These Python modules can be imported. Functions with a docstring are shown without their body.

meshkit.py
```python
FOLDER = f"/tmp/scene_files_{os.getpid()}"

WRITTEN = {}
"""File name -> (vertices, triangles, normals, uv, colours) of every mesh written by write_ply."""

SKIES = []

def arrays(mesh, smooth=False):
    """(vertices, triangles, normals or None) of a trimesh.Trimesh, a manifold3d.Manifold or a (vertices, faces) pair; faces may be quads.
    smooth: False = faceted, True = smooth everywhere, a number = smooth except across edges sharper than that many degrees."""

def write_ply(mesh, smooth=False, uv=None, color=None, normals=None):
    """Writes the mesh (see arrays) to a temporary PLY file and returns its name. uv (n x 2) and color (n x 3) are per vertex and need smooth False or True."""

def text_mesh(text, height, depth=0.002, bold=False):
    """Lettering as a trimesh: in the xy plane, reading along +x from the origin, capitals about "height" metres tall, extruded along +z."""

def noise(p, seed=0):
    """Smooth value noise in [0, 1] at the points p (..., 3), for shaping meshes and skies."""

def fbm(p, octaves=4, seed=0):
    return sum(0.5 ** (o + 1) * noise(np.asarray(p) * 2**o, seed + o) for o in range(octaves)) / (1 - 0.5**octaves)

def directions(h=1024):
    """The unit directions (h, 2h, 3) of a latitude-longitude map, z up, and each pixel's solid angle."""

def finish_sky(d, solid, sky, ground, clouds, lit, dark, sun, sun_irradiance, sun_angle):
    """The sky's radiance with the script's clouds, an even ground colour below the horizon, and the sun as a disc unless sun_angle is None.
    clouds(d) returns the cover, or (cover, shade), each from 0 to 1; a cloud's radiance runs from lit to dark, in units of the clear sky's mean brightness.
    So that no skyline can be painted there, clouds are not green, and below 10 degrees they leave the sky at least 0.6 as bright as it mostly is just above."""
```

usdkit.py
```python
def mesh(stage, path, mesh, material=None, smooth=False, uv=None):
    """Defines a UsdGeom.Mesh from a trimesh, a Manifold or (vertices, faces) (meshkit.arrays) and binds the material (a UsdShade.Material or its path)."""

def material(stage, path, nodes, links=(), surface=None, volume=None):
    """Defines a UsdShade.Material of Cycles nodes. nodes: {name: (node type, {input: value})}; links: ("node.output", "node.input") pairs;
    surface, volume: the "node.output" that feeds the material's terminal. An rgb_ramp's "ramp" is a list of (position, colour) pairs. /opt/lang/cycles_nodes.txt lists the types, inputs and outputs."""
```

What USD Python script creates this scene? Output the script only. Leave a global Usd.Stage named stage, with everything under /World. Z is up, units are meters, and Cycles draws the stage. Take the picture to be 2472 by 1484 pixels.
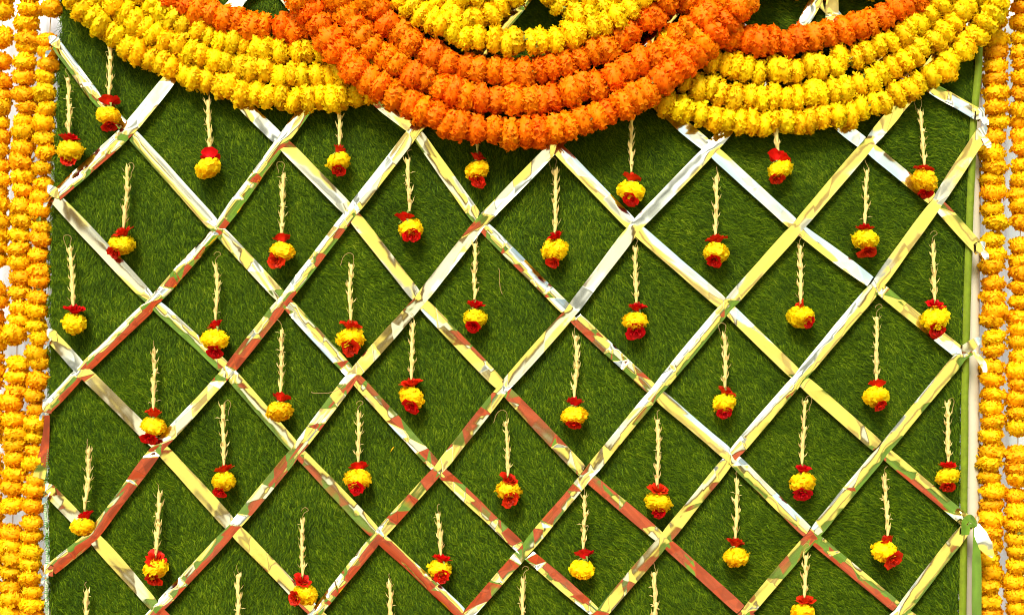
import math, random
import numpy as np
import trimesh
from scipy.interpolate import splprep, splev
from pxr import Gf, Sdf, Usd, UsdGeom, UsdLux, UsdShade, Vt
import usdkit, meshkit

stage = Usd.Stage.CreateInMemory()
UsdGeom.SetStageUpAxis(stage, UsdGeom.Tokens.z)
UsdGeom.SetStageMetersPerUnit(stage, 1.0)
world = UsdGeom.Xform.Define(stage, '/World')
stage.SetDefaultPrim(world.GetPrim())
UsdGeom.Scope.Define(stage, '/World/Looks')
rng = np.random.default_rng(7)
random.seed(7)

# ------------------------------------------------------------------ camera, sky, sun
# the decorated wall stands in the plane y = 0 and one millimetre of it is one unit of (a, b):
# a runs right from the wall's left, b runs down; CZ is the height of the camera
W, H, CZ, DIST = 2472.0, 1484.0, 1.60, 4.2
EXPOSURE = 1.92
cam = UsdGeom.Camera.Define(stage, '/World/camera')
cam.AddTranslateOp().Set(Gf.Vec3d(0, -DIST, CZ))
cam.AddRotateXYZOp().Set(Gf.Vec3f(90, 0, 0))
cam.CreateHorizontalApertureAttr(36.0)
cam.CreateVerticalApertureAttr(36.0 * 614 / 1024)
cam.CreateFocalLengthAttr(36.0 * DIST / (W / 1000))
cam.CreateClippingRangeAttr(Gf.Vec2f(0.05, 2000))
cam.CreateExposureAttr(EXPOSURE)

SUN = np.array([-0.14, -0.72, 0.68]); SUN /= np.linalg.norm(SUN)
sun = UsdLux.DistantLight.Define(stage, '/World/sun')
sun.CreateIntensityAttr(0.5); sun.CreateAngleAttr(20.0); sun.CreateNormalizeAttr(True)
sun.CreateColorAttr(Gf.Vec3f(1.0, 0.95, 0.86))
zax = Gf.Vec3d(*SUN)
rot = Gf.Rotation(Gf.Vec3d(0, 0, 1), zax)
sun.AddTransformOp().Set(Gf.Matrix4d().SetRotate(rot))

dome = UsdLux.DomeLight.Define(stage, '/World/sky')
dome.GetPrim().SetCustomDataByKey('kind', 'structure')
SKY = usdkit.material(stage, '/World/Looks/sky', {
    'g': ('geometry', {}), 'mp': ('mapping', {'scale': (1.0, 1.0, 2.2)}),
    'n': ('noise_texture', {'scale': 2.0, 'detail': 2.5, 'roughness': 0.55, 'distortion': 0.5}),
    'r': ('rgb_ramp', {'ramp': [(0.0, (0.04, 0.04, 0.04)), (0.42, (0.15, 0.15, 0.15)), (0.58, (1, 1, 1)), (1.0, (1, 1, 1))]}),
    'n2': ('noise_texture', {'scale': 2.4, 'detail': 2.5, 'roughness': 0.55, 'distortion': 0.8}),
    'r2': ('rgb_ramp', {'ramp': [(0.38, (0.08, 0.092, 0.11)), (0.48, (0.20, 0.215, 0.235)), (0.56, (0.48, 0.48, 0.48)), (0.68, (1, 0.98, 0.95))]}),
    'k': ('mix', {'mix_type': 'multiply', 'fac': 1.0, 'color2': (9.0, 9.0, 9.0)}),
    's': ('sky_texture', {'sky_type': 'single_scattering', 'sun_disc': False, 'sun_elevation': math.asin(SUN[2]),
                          'sun_rotation': math.atan2(SUN[0], SUN[1]), 'aerosol_density': 0.8}),
    'm': ('mix', {'mix_type': 'mix'}),
    'b': ('background_shader', {'strength': 0.13}),
}, [('g.position', 'mp.vector'), ('mp.vector', 'n.vector'), ('mp.vector', 'n2.vector'), ('n.fac', 'r.fac'), ('r.color', 'm.fac'), ('n2.fac', 'r2.fac'), ('r2.color', 'k.color1'), ('k.color', 'm.color2'),
    ('s.color', 'm.color1'), ('m.color', 'b.color')], surface='b.background')
UsdShade.MaterialBindingAPI.Apply(dome.GetPrim()).Bind(SKY)

# ------------------------------------------------------------------ helpers
used = {}
def numbered(parent, name):
    k = (parent, name); n = used.get(k, 0); used[k] = n + 1
    return f'{parent}/{name}' if n == 0 else f'{parent}/{name}_{n:03d}'

def tag(prim, label=None, cat=None, group=None, kind=None):
    for k, v in (('label', label), ('category', cat), ('group', group), ('kind', kind)):
        if v: prim.SetCustomDataByKey(k, v)
    return prim

def thing(name, label, cat, loc, group=None):
    x = UsdGeom.Xform.Define(stage, numbered('/World', name))
    x.AddTranslateOp().Set(Gf.Vec3d(*map(float, loc)))
    return tag(x.GetPrim(), label, cat, group)

class Shape:
    """points, faces and normals held as USD arrays, to be shared by alike pieces"""
    def __init__(s, mesh, smooth=False):
        v, f, n = meshkit.arrays(mesh, smooth)
        s.v = np.asarray(v, float)
        s.P = Vt.Vec3fArray.FromNumpy(v.astype(np.float32))
        s.C = Vt.IntArray.FromNumpy(np.full(len(f), 3, np.int32))
        s.I = Vt.IntArray.FromNumpy(f.astype(np.int32).ravel())
        s.N = None if n is None else Vt.Vec3fArray.FromNumpy(n.astype(np.float32))

def part(parent, name, shape, mat, M=None, label=None, kind=None):
    """one Mesh prim under parent (a prim or '/World'); M is a 4x4 column matrix in the parent's space"""
    pp = parent if isinstance(parent, str) else str(parent.GetPath())
    if not isinstance(shape, Shape): shape = Shape(shape)
    m = UsdGeom.Mesh.Define(stage, numbered(pp, name))
    m.CreatePointsAttr(shape.P); m.CreateFaceVertexCountsAttr(shape.C); m.CreateFaceVertexIndicesAttr(shape.I)
    m.CreateSubdivisionSchemeAttr('none')
    if shape.N is not None:
        m.CreateNormalsAttr(shape.N); m.SetNormalsInterpolation('vertex')
    if M is not None:
        m.AddTransformOp().Set(Gf.Matrix4d(*np.asarray(M, float).T.ravel().tolist()))
    UsdShade.MaterialBindingAPI.Apply(m.GetPrim()).Bind(mat)
    return tag(m.GetPrim(), label, None, None, kind)

def wp(a, b, d=0.0):
    """wall position: a mm right, b mm down, d metres in front of the wall"""
    return np.array([(a - W / 2) / 1000, -d, CZ + (H / 2 - b) / 1000])

def frame(axis, roll=0.0):
    z = np.asarray(axis, float); z = z / np.linalg.norm(z)
    h = np.array([0, 1.0, 0]) if abs(z[1]) < 0.9 else np.array([1.0, 0, 0])
    x = np.cross(h, z); x /= np.linalg.norm(x); y = np.cross(z, x)
    c, s = math.cos(roll), math.sin(roll)
    return np.stack([c * x + s * y, -s * x + c * y, z], 1)

def mat4(R, t, s=1.0):
    M = np.eye(4); M[:3, :3] = R * (np.asarray(s) if np.ndim(s) else s); M[:3, 3] = t
    return M

def tube(path, r, n=6, taper=None):
    path = np.asarray(path, float); T = np.gradient(path, axis=0)
    T /= np.linalg.norm(T, axis=1, keepdims=True) + 1e-12
    V = []
    for i, (p, t) in enumerate(zip(path, T)):
        F = frame(t); rr = r if taper is None else r * taper[i]
        for k in range(n):
            a = 2 * math.pi * k / n
            V.append(p + rr * (math.cos(a) * F[:, 0] + math.sin(a) * F[:, 1]))
    L = len(path); fs = []
    for i in range(L - 1):
        for k in range(n):
            a, b, c, d = i * n + k, i * n + (k + 1) % n, (i + 1) * n + (k + 1) % n, (i + 1) * n + k
            fs += [(a, b, c), (a, c, d)]
    V.append(path[0]); V.append(path[-1]); q = len(V)
    for k in range(n):
        fs += [(q - 2, (k + 1) % n, k), (q - 1, (L - 1) * n + k, (L - 1) * n + (k + 1) % n)]
    return np.array(V), np.array(fs)

def join(parts):
    V, F, o = [], [], 0
    for v, f in parts:
        V.append(v); F.append(np.asarray(f) + o); o += len(v)
    return np.vstack(V), np.vstack(F)

def box(lo, hi):
    m = trimesh.creation.box(bounds=[lo, hi]); return m

# ------------------------------------------------------------------ materials
def petal_mat(name, ramp, trans=0.46, rough=0.6, hue=0.03, spec=0.15):
    nodes = {
        'g': ('geometry', {}), 'oi': ('object_info', {}),
        'r': ('rgb_ramp', {'ramp': ramp}),
        'h1': ('map_range', {'from_min': 0, 'from_max': 1, 'to_min': 0.5 - hue, 'to_max': 0.5 + hue}),
        'v1': ('map_range', {'from_min': 0, 'from_max': 1, 'to_min': 0.86, 'to_max': 1.06}),
        'h': ('hsv', {'hue': 0.5, 'saturation': 1.0, 'value': 1.0, 'fac': 1.0}),
        'wn': ('white_noise_texture', {'dimensions': '1D'}),
        'p': ('principled_bsdf', {'roughness': rough, 'specular_ior_level': spec}),
        't': ('translucent_bsdf', {}), 'mx': ('mix_closure', {'fac': trans}),
    }
    links = [('g.random_per_island', 'r.fac'), ('r.color', 'h.color'), ('oi.random', 'h1.value'), ('h1.result', 'h.hue'),
             ('oi.random', 'wn.w'), ('wn.value', 'v1.value'), ('v1.result', 'h.value'),
             ('h.color', 'p.base_color'), ('h.color', 't.color'), ('p.BSDF', 'mx.closure1'), ('t.BSDF', 'mx.closure2')]
    return usdkit.material(stage, '/World/Looks/' + name, nodes, links, surface='mx.closure')

YEL = petal_mat('yellow_petals', [(0, (0.97, 0.68, 0.003)), (0.5, (0.97, 0.755, 0.004)), (1, (0.98, 0.83, 0.006))], hue=0.012)
AMB = petal_mat('amber_petals', [(0, (0.96, 0.53, 0.002)), (0.5, (0.97, 0.60, 0.003)), (1, (0.97, 0.68, 0.004))], hue=0.014)
ORA = petal_mat('orange_petals', [(0, (0.94, 0.235, 0.000)), (0.5, (0.95, 0.31, 0.000)), (1, (0.96, 0.40, 0.001))], hue=0.010)
RED = petal_mat('rose_petals', [(0, (0.48, 0.007, 0.001)), (0.5, (0.64, 0.014, 0.002)), (1, (0.72, 0.028, 0.003))], trans=0.18, rough=0.5, hue=0.004)
CRM = petal_mat('tuberose_petals', [(0, (0.66, 0.52, 0.17)), (1, (0.74, 0.62, 0.26))], trans=0.15, rough=0.5, hue=0.01)
GRS = usdkit.material(stage, '/World/Looks/grass_blades', {
    'a': ('attribute', {'attribute': 'tone'}), 'g': ('geometry', {}), 'n': ('noise_texture', {'scale': 9.0, 'detail': 4.0, 'roughness': 0.6}),
    'am': ('math', {'math_type': 'multiply_add', 'value2': 0.72, 'value3': -0.12}), 'ad': ('math', {'math_type': 'multiply_add', 'value2': 0.55}),
    'r': ('rgb_ramp', {'ramp': [(0, (0.007, 0.015, 0.000)), (0.30, (0.023, 0.052, 0.000)), (0.62, (0.053, 0.103, 0.000)), (0.85, (0.108, 0.170, 0.001)), (1.0, (0.20, 0.25, 0.010))]}),
    'p': ('principled_bsdf', {'roughness': 0.7, 'specular_ior_level': 0.08}), 't': ('translucent_bsdf', {}), 'mx': ('mix_closure', {'fac': 0.3})},
    [('a.fac', 'am.value1'), ('g.position', 'n.vector'), ('n.fac', 'ad.value1'), ('am.value', 'ad.value3'), ('ad.value', 'r.fac'),
     ('r.color', 'p.base_color'), ('r.color', 't.color'), ('p.BSDF', 'mx.closure1'), ('t.BSDF', 'mx.closure2')], surface='mx.closure')
def plain(name, col, rough=0.6, noise=0.0, scale=40.0, metallic=0.0):
    lo, hi = tuple(c * (1 - noise) for c in col), tuple(min(1, c * (1 + noise)) for c in col)
    return usdkit.material(stage, '/World/Looks/' + name, {
        'g': ('geometry', {}), 'n': ('noise_texture', {'scale': scale, 'detail': 4.0}),
        'r': ('rgb_ramp', {'ramp': [(0.3, lo), (0.7, hi)]}),
        'p': ('principled_bsdf', {'roughness': rough, 'metallic': metallic, 'specular_ior_level': 0.3})},
        [('g.position', 'n.vector'), ('n.fac', 'r.fac'), ('r.color', 'p.base_color')], surface='p.BSDF')
SEPAL = plain('green_calyx', (0.16, 0.20, 0.03), 0.6, 0.3, 90)
WIRE = plain('tan_thread', (0.30, 0.19, 0.06), 0.6, 0.2, 200)
BACK = plain('turf_backing', (0.05, 0.075, 0.000), 0.95, 0.4, 30)
EDGE = plain('turf_edging', (0.11, 0.155, 0.001), 0.8, 0.18, 60)
SELV = plain('turf_selvage', (0.55, 0.62, 0.50), 0.8, 0.15, 60)
STITCH = plain('selvage_stitches', (0.08, 0.24, 0.07), 0.8, 0.25, 150)
CLOTH = usdkit.material(stage, '/World/Looks/white_cloth', {'d': ('diffuse_bsdf', {'color': (0.80, 0.80, 0.80)}), 't': ('translucent_bsdf', {'color': (0.80, 0.80, 0.80)}), 'm': ('mix_closure', {'fac': 0.4})},
    [('d.BSDF', 'm.closure1'), ('t.BSDF', 'm.closure2')], surface='m.closure')
LAWN = plain('lawn', (0.10, 0.21, 0.015), 0.9, 0.6, 0.9)
SOIL = plain('dry_ground', (0.36, 0.27, 0.14), 0.95, 0.25, 0.3)
CARPET = plain('red_carpet', (0.36, 0.045, 0.010), 0.9, 0.6, 1.1)
POLE = plain('cream_paint', (0.43, 0.39, 0.28), 0.45, 0.04, 4)
def foil_mat(name, drawn):
    nodes = {'g': ('geometry', {}), 'n': ('noise_texture', {'scale': 14.0, 'detail': 2.0}),
        'rr': ('map_range', {'from_min': 0.3, 'from_max': 0.7, 'to_min': 0.075, 'to_max': 0.125}),
        'p': ('principled_bsdf', {'base_color': (0.64, 0.58, 0.36), 'metallic': 1.0, 'anisotropic': 0.6 if drawn else 0.0})}
    links = [('g.position', 'n.vector'), ('n.fac', 'rr.value'), ('rr.result', 'p.roughness')]
    if drawn:
        nodes['tg'] = ('attribute', {'attribute': 'drawn'}); links.append(('tg.vector', 'p.tangent'))
    return usdkit.material(stage, '/World/Looks/' + name, nodes, links, surface='p.BSDF')
FOIL, FOIL_END = foil_mat('gold_foil', True), foil_mat('gold_foil_ends', False)

# ------------------------------------------------------------------ setting: ground in front, cloth behind
def sheet(name, x0, x1, y0, y1, z, mat, label=None):
    v = np.array([[x0, y0, z], [x1, y0, z], [x1, y1, z], [x0, y1, z]]); f = np.array([[0, 1, 2], [0, 2, 3]])
    p = part('/World', name, (v, f), mat); return tag(p, kind='structure')
sheet('ground', -300, 300, -300, 60, 0.0, SOIL)
sheet('lawn', -9, 9, -16, 0.4, 0.004, LAWN)
sheet('carpet', -1.5, 1.1, -11, 0.3, 0.008, CARPET)

def drape_mat(name, col, trans=0.6):
    return usdkit.material(stage, '/World/Looks/' + name, {'d': ('diffuse_bsdf', {'color': col}), 't': ('translucent_bsdf', {'color': col}), 'm': ('mix_closure', {'fac': trans})},
        [('d.BSDF', 'm.closure1'), ('t.BSDF', 'm.closure2')], surface='m.closure')
DRAPES = [drape_mat('yellow_drape', (0.93, 0.79, 0.23)), drape_mat('white_drape', (0.86, 0.85, 0.83)), drape_mat('tan_drape', (0.42, 0.31, 0.13)), drape_mat('brown_drape', (0.12, 0.075, 0.03))]
def awning():
    # the festive cloth wall that stands opposite and shows in the foil
    t = thing('cloth_wall', 'row of yellow, white and tan drapes mirrored in the gold foil', 'drapes', (0, -11.5, 0))
    x, k = -15.0, 0; r = np.random.default_rng(31); order = [0, 3, 1, 0, 2, 0, 1, 3, 0, 2]
    while x < 15:
        w = r.uniform(0.7, 1.3) if order[k % 10] > 1 else r.uniform(1.6, 3.2); xs = np.linspace(x, x + w, 24); zs = np.array([0.03, 1.5, 3.0, 4.6])
        X, Z = np.meshgrid(xs, zs); Y = 0.12 * np.sin((X - x) * 5 + k) * (1.1 - 0.12 * Z)
        v = np.stack([X, Y, Z], -1).reshape(-1, 3); i, j = np.meshgrid(np.arange(3), np.arange(23), indexing='ij'); a = (i * 24 + j).ravel()
        part(t, 'drape', Shape((v, np.vstack([np.stack([a, a + 1, a + 25], 1), np.stack([a, a + 25, a + 24], 1)])), True), DRAPES[order[k % len(order)]])
        x += w + 0.02; k += 1
    part(t, 'rail', tube([[-15, 0, 4.62], [0, 0, 4.62], [15, 0, 4.62]], 0.03, 8), POLE)
awning()
def curtain():
    xs = np.linspace(-1.75, 1.75, 500); zs = np.linspace(0.02, 2.75, 24)
    X, Z = np.meshgrid(xs, zs)
    Y = 0.15 + 0.010 * np.sin(X * 95 + 2.1 * np.sin(X * 5)) + 0.004 * np.sin(X * 210 + Z * 2)
    v = np.stack([X, Y, Z], -1).reshape(-1, 3); n = len(xs); f = []
    i, j = np.meshgrid(np.arange(len(zs) - 1), np.arange(n - 1), indexing='ij'); a = (i * n + j).ravel()
    f = np.vstack([np.stack([a, a + 1, a + n + 1], 1), np.stack([a, a + n + 1, a + n], 1)])
    p = part('/World', 'backdrop_cloth', Shape((v, f), True), CLOTH)
    tag(p, 'white pleated cloth hanging behind the marigold strings', 'cloth')
curtain()

# ------------------------------------------------------------------ turf panel
LB = [(-400, 160), (60, 148), (200, 140), (400, 130), (600, 122), (800, 121), (1000, 117), (1200, 115), (1484, 119), (1900, 122)]
RB = [(-400, 2400), (90, 2379), (170, 2376), (300, 2364), (500, 2356), (740, 2348), (973, 2343), (1245, 2341), (1484, 2338), (1900, 2334)]
left = lambda b: np.interp(b, *zip(*LB)); right = lambda b: np.interp(b, *zip(*RB)) - 4
turf = thing('turf_panel', 'upright panel of green artificial grass behind the gold lattice', 'grass panel', (0, 0, 0))
def backing():
    bs = np.arange(-330, 1560, 30); V, n = [], 0
    for b in bs:
        l, r = left(b), right(b)
        prof = [(l, -0.05), (l, -0.012), (l + 6, 0.0)] + [(l + 6 + (r - 30 - l) * t, 0.0) for t in np.linspace(0.1, 0.9, 8)] + [(r - 24, 0.0), (r - 21, -0.004), (r - 20, -0.05)]
        n = len(prof); V += [wp(a, b, d) for a, d in prof]
    V = np.array(V); i, j = np.meshgrid(np.arange(len(bs) - 1), np.arange(n - 1), indexing='ij'); a = (i * n + j).ravel()
    return V, np.vstack([np.stack([a, a + n, a + n + 1], 1), np.stack([a, a + n + 1, a + 1], 1)])
part(turf, 'backing', backing(), BACK)
def edging():
    bs = np.arange(-330, 1560, 15); V = []
    prof = [(-22, 0.012), (-16, 0.018), (-9, 0.016), (-3, 0.008), (0, -0.006), (0, -0.05)]
    for b in bs:
        w = 2.2 * (meshkit.noise(np.array([b / 60.0, 0.3, 1.0])) - 0.5)
        V += [wp(right(b) + a + w * (k > 2), b, d) for k, (a, d) in enumerate(prof)]
    V = np.array(V); n = len(prof); i, j = np.meshgrid(np.arange(len(bs) - 1), np.arange(n - 1), indexing='ij'); a = (i * n + j).ravel()
    return V, np.vstack([np.stack([a, a + n, a + n + 1], 1), np.stack([a, a + n + 1, a + 1], 1)])
part(turf, 'edging_strip', Shape(edging(), True), EDGE)
def selvage():
    bs = np.arange(985, 1560, 8.0); V = []
    for b in bs:
        l = left(b) - 9 + 2 * math.sin(b / 40.0)
        V += [wp(l, b, -0.004), wp(l + 11, b, 0.006)]
    V = np.array(V); a = np.arange(len(bs) - 1) * 2
    return V, np.vstack([np.stack([a, a + 2, a + 3], 1), np.stack([a, a + 3, a + 1], 1)])
part(turf, 'selvage', selvage(), SELV)
st = []
for b in np.arange(1030, 1555, 5.2):
    l = left(b) - 9 + 2 * math.sin(b / 40.0)
    if random.random() < 0.85:
        p, q = wp(l + 2 + random.uniform(-1, 1), b, 0.0045), wp(l + 10, b + random.uniform(-1, 1), 0.0105)
        st.append(tube([p, (p + q) / 2 + [0, -0.001, 0], q], 0.0011, 4))
part(turf, 'selvage_stitches', join(st), STITCH, kind='stuff')

def blade(root, dirv, up, length, width, bend):
    side = np.cross(dirv, up); side /= np.linalg.norm(side)
    V = []
    for t, w in ((0, 1.0), (0.5, 0.85), (1.0, 0.0)):
        p = root + up * (length * (0.75 * t - 0.42 * bend * t * t)) + dirv * (length * (0.25 * t + 0.62 * bend * t * t))
        V += [p - side * width * w / 2, p + side * width * w / 2] if w else [p]
    return np.array(V), np.array([[0, 1, 3], [0, 3, 2], [2, 3, 4]])
NB = 21
def tuft(seed, n=NB):
    r = np.random.default_rng(seed); out = []
    for _ in range(n):
        root = np.array([r.uniform(-6, 6), r.uniform(-6, 6), 0]) / 1000
        ang = r.normal(0, 0.55); d = np.array([math.cos(ang), math.sin(ang), 0])
        out.append(blade(root, d, np.array([0, 0, 1.0]), r.uniform(0.014, 0.029), r.uniform(0.0011, 0.0019), r.uniform(0.6, 1.3)))
    return join(out)
def grass():
    pi = UsdGeom.PointInstancer.Define(stage, '/World/turf_panel/grass')
    protos = UsdGeom.Scope.Define(stage, '/World/turf_panel/grass/tufts')
    K = 10
    for k in range(K):
        m = part('/World/turf_panel/grass/tufts', 'tuft', Shape(tuft(100 + k)), GRS)
        tone = np.repeat(np.random.default_rng(900 + k).uniform(0, 1, NB), 5).astype(np.float32)
        UsdGeom.PrimvarsAPI(m).CreatePrimvar('tone', Sdf.ValueTypeNames.FloatArray, 'vertex').Set(Vt.FloatArray.FromNumpy(tone))
        pi.CreatePrototypesRel().AddTarget(m.GetPath())
    r = np.random.default_rng(5); step = 7.6
    A, B = np.meshgrid(np.arange(105, 2385, step), np.arange(-150, 1530, step))
    A = A.ravel() + r.uniform(-step / 2, step / 2, A.size); B = B.ravel() + r.uniform(-step / 2, step / 2, B.size)
    L, R = left(B), right(B); keep = (A > L + 1) & (A < R - 22); A, B = A[keep], B[keep]; L, R = L[keep], R[keep]
    P = np.stack([(A - W / 2) / 1000, np.zeros_like(A) + 0.001, CZ + (H / 2 - B) / 1000], 1)
    q = np.stack([A / 330.0, B / 330.0, np.zeros_like(A)], 1)
    # the pile is combed down on the left, turning towards the right-hand side further right
    base = np.interp(A, [100, 500, 1200, 1700, 2380], [-60, -75, -68, -45, -22])
    ang = base + 95 * (meshkit.fbm(q, 2, 3) - 0.5) + 60 * (meshkit.fbm(q * 4, 2, 9) - 0.5) + r.normal(0, 16, A.size)
    le = np.clip(1 - (A - L) / 45.0, 0, 1); ang = ang * (1 - le) + le * (-35 + r.normal(0, 50, A.size))
    re = np.clip((A - (R - 62)) / 30.0, 0, 1); ang = ang * (1 - re) + re * (-92 + r.normal(0, 12, A.size))
    ang = np.radians(ang)
    c, s = np.cos(ang), np.sin(ang)
    tilt = r.normal(0, 0.10, A.size)
    # columns: blade direction, sideways, out of the wall
    X = np.stack([c, np.zeros_like(c), s], 1); Z = np.tile([0, -1.0, 0], (len(c), 1))
    Z = Z + tilt[:, None] * X; Z /= np.linalg.norm(Z, axis=1, keepdims=True)
    X = X - (X * Z).sum(1, keepdims=True) * Z; X /= np.linalg.norm(X, axis=1, keepdims=True); Y = np.cross(Z, X)
    from scipy.spatial.transform import Rotation
    Q = Rotation.from_matrix(np.stack([X, Y, Z], 2)).as_quat()
    pi.CreatePositionsAttr(Vt.Vec3fArray.FromNumpy(P.astype(np.float32)))
    pi.CreateOrientationsAttr(Vt.QuathArray([Gf.Quath(float(w), float(x), float(y), float(z)) for x, y, z, w in Q]))
    S = (0.82 + 0.5 * meshkit.fbm(q * 2.2, 3, 21))[:, None] * np.ones((1, 3)) * r.uniform(0.85, 1.15, (len(A), 1))
    pi.CreateScalesAttr(Vt.Vec3fArray.FromNumpy(S.astype(np.float32)))
    pi.CreateProtoIndicesAttr(Vt.IntArray.FromNumpy(r.integers(0, K, len(A)).astype(np.int32)))
    tag(pi.GetPrim(), kind='stuff')
grass()

# the pale upright post that shows along the right edge of the turf
post = thing('post', 'pale cream upright post along the right edge of the grass panel', 'post', wp(2358, 742, -0.055))
v, f = tube([[0.0, 0, -1.55], [0.0, 0, 0], [0.010, 0, 1.05]], 0.021, 24)
part(post, 'pole', Shape((v, f), 40), POLE)

# ------------------------------------------------------------------ flowers
def marigold(seed, R=1.0, Hh=0.55, N=150, ruffle=1.0):
    r = np.random.default_rng(seed); out = []
    for i in range(N):
        z = 1 - 2 * (i + 0.5) / N; ph = i * 2.399963 + r.normal(0, 0.15); q = math.sqrt(1 - z * z)
        d = np.array([q * math.cos(ph), q * math.sin(ph), z]) + r.normal(0, 0.10, 3); d /= np.linalg.norm(d)
        rad = 1 / math.sqrt((d[0] ** 2 + d[1] ** 2) / R ** 2 + d[2] ** 2 / Hh ** 2)
        rad *= r.uniform(0.92, 1.05) if r.random() < 0.94 else r.uniform(1.05, 1.14)
        ax = np.array([0, 0, 1.0]) + r.normal(0, 0.55, 3); t = np.cross(ax, d); t /= np.linalg.norm(t) + 1e-9
        nrm = np.cross(d, t); w = R * r.uniform(0.15, 0.23); cur = R * r.uniform(0.06, 0.20) * r.choice([-1, 1, 1])
        ru = R * 0.05 * ruffle
        o = d * rad
        V = [o * 0.45 - t * w * 0.3, o * 0.45 + t * w * 0.3,
             o * 0.80 - t * w * 0.8 + nrm * (ru + cur * .25), o * 0.83 + nrm * (cur * .25 - ru), o * 0.80 + t * w * 0.8 + nrm * (ru + cur * .25),
             o * r.uniform(.93, .99) - t * w + nrm * (cur + r.normal(0, ru)), o * r.uniform(.97, 1.03) - t * w * .35 + nrm * (cur * 1.2 - ru),
             o * r.uniform(.95, 1.02) + t * w * .35 + nrm * (cur * 1.2 + ru), o * r.uniform(.93, .99) + t * w + nrm * (cur + r.normal(0, ru))]
        F = [(0, 1, 3), (0, 3, 2), (1, 4, 3), (2, 3, 6), (2, 6, 5), (3, 7, 6), (3, 4, 7), (4, 8, 7)]
        out.append((np.array(V), np.array(F)))
    core = trimesh.creation.icosphere(subdivisions=1); out.append((core.vertices * [0.88 * R, 0.88 * R, 0.88 * Hh], core.faces))
    v, f = join(out); rad = v / np.array([R * R, R * R, Hh * Hh]); rad /= np.linalg.norm(rad, axis=1, keepdims=True)
    fn = np.cross(v[f[:, 1]] - v[f[:, 0]], v[f[:, 2]] - v[f[:, 0]]); flip = (fn * rad[f].mean(1)).sum(1) < 0
    f = f.copy(); f[flip] = f[flip][:, ::-1]
    sh = Shape((v, f), True); own = np.array(sh.N); nn = rad * 0.56 + own * 0.44; nn /= np.linalg.norm(nn, axis=1, keepdims=True)
    sh.N = Vt.Vec3fArray.FromNumpy(nn.astype(np.float32)); return sh
DISC = [marigold(10 + k, 1.0, 0.60, 150, 1.0) for k in range(7)]
SHAG = [marigold(40 + k, 1.0, 0.68, 140, 1.7) for k in range(7)]
BALL = [marigold(70 + k, 1.0, 0.69, 230, 0.55) for k in range(6)]

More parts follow.
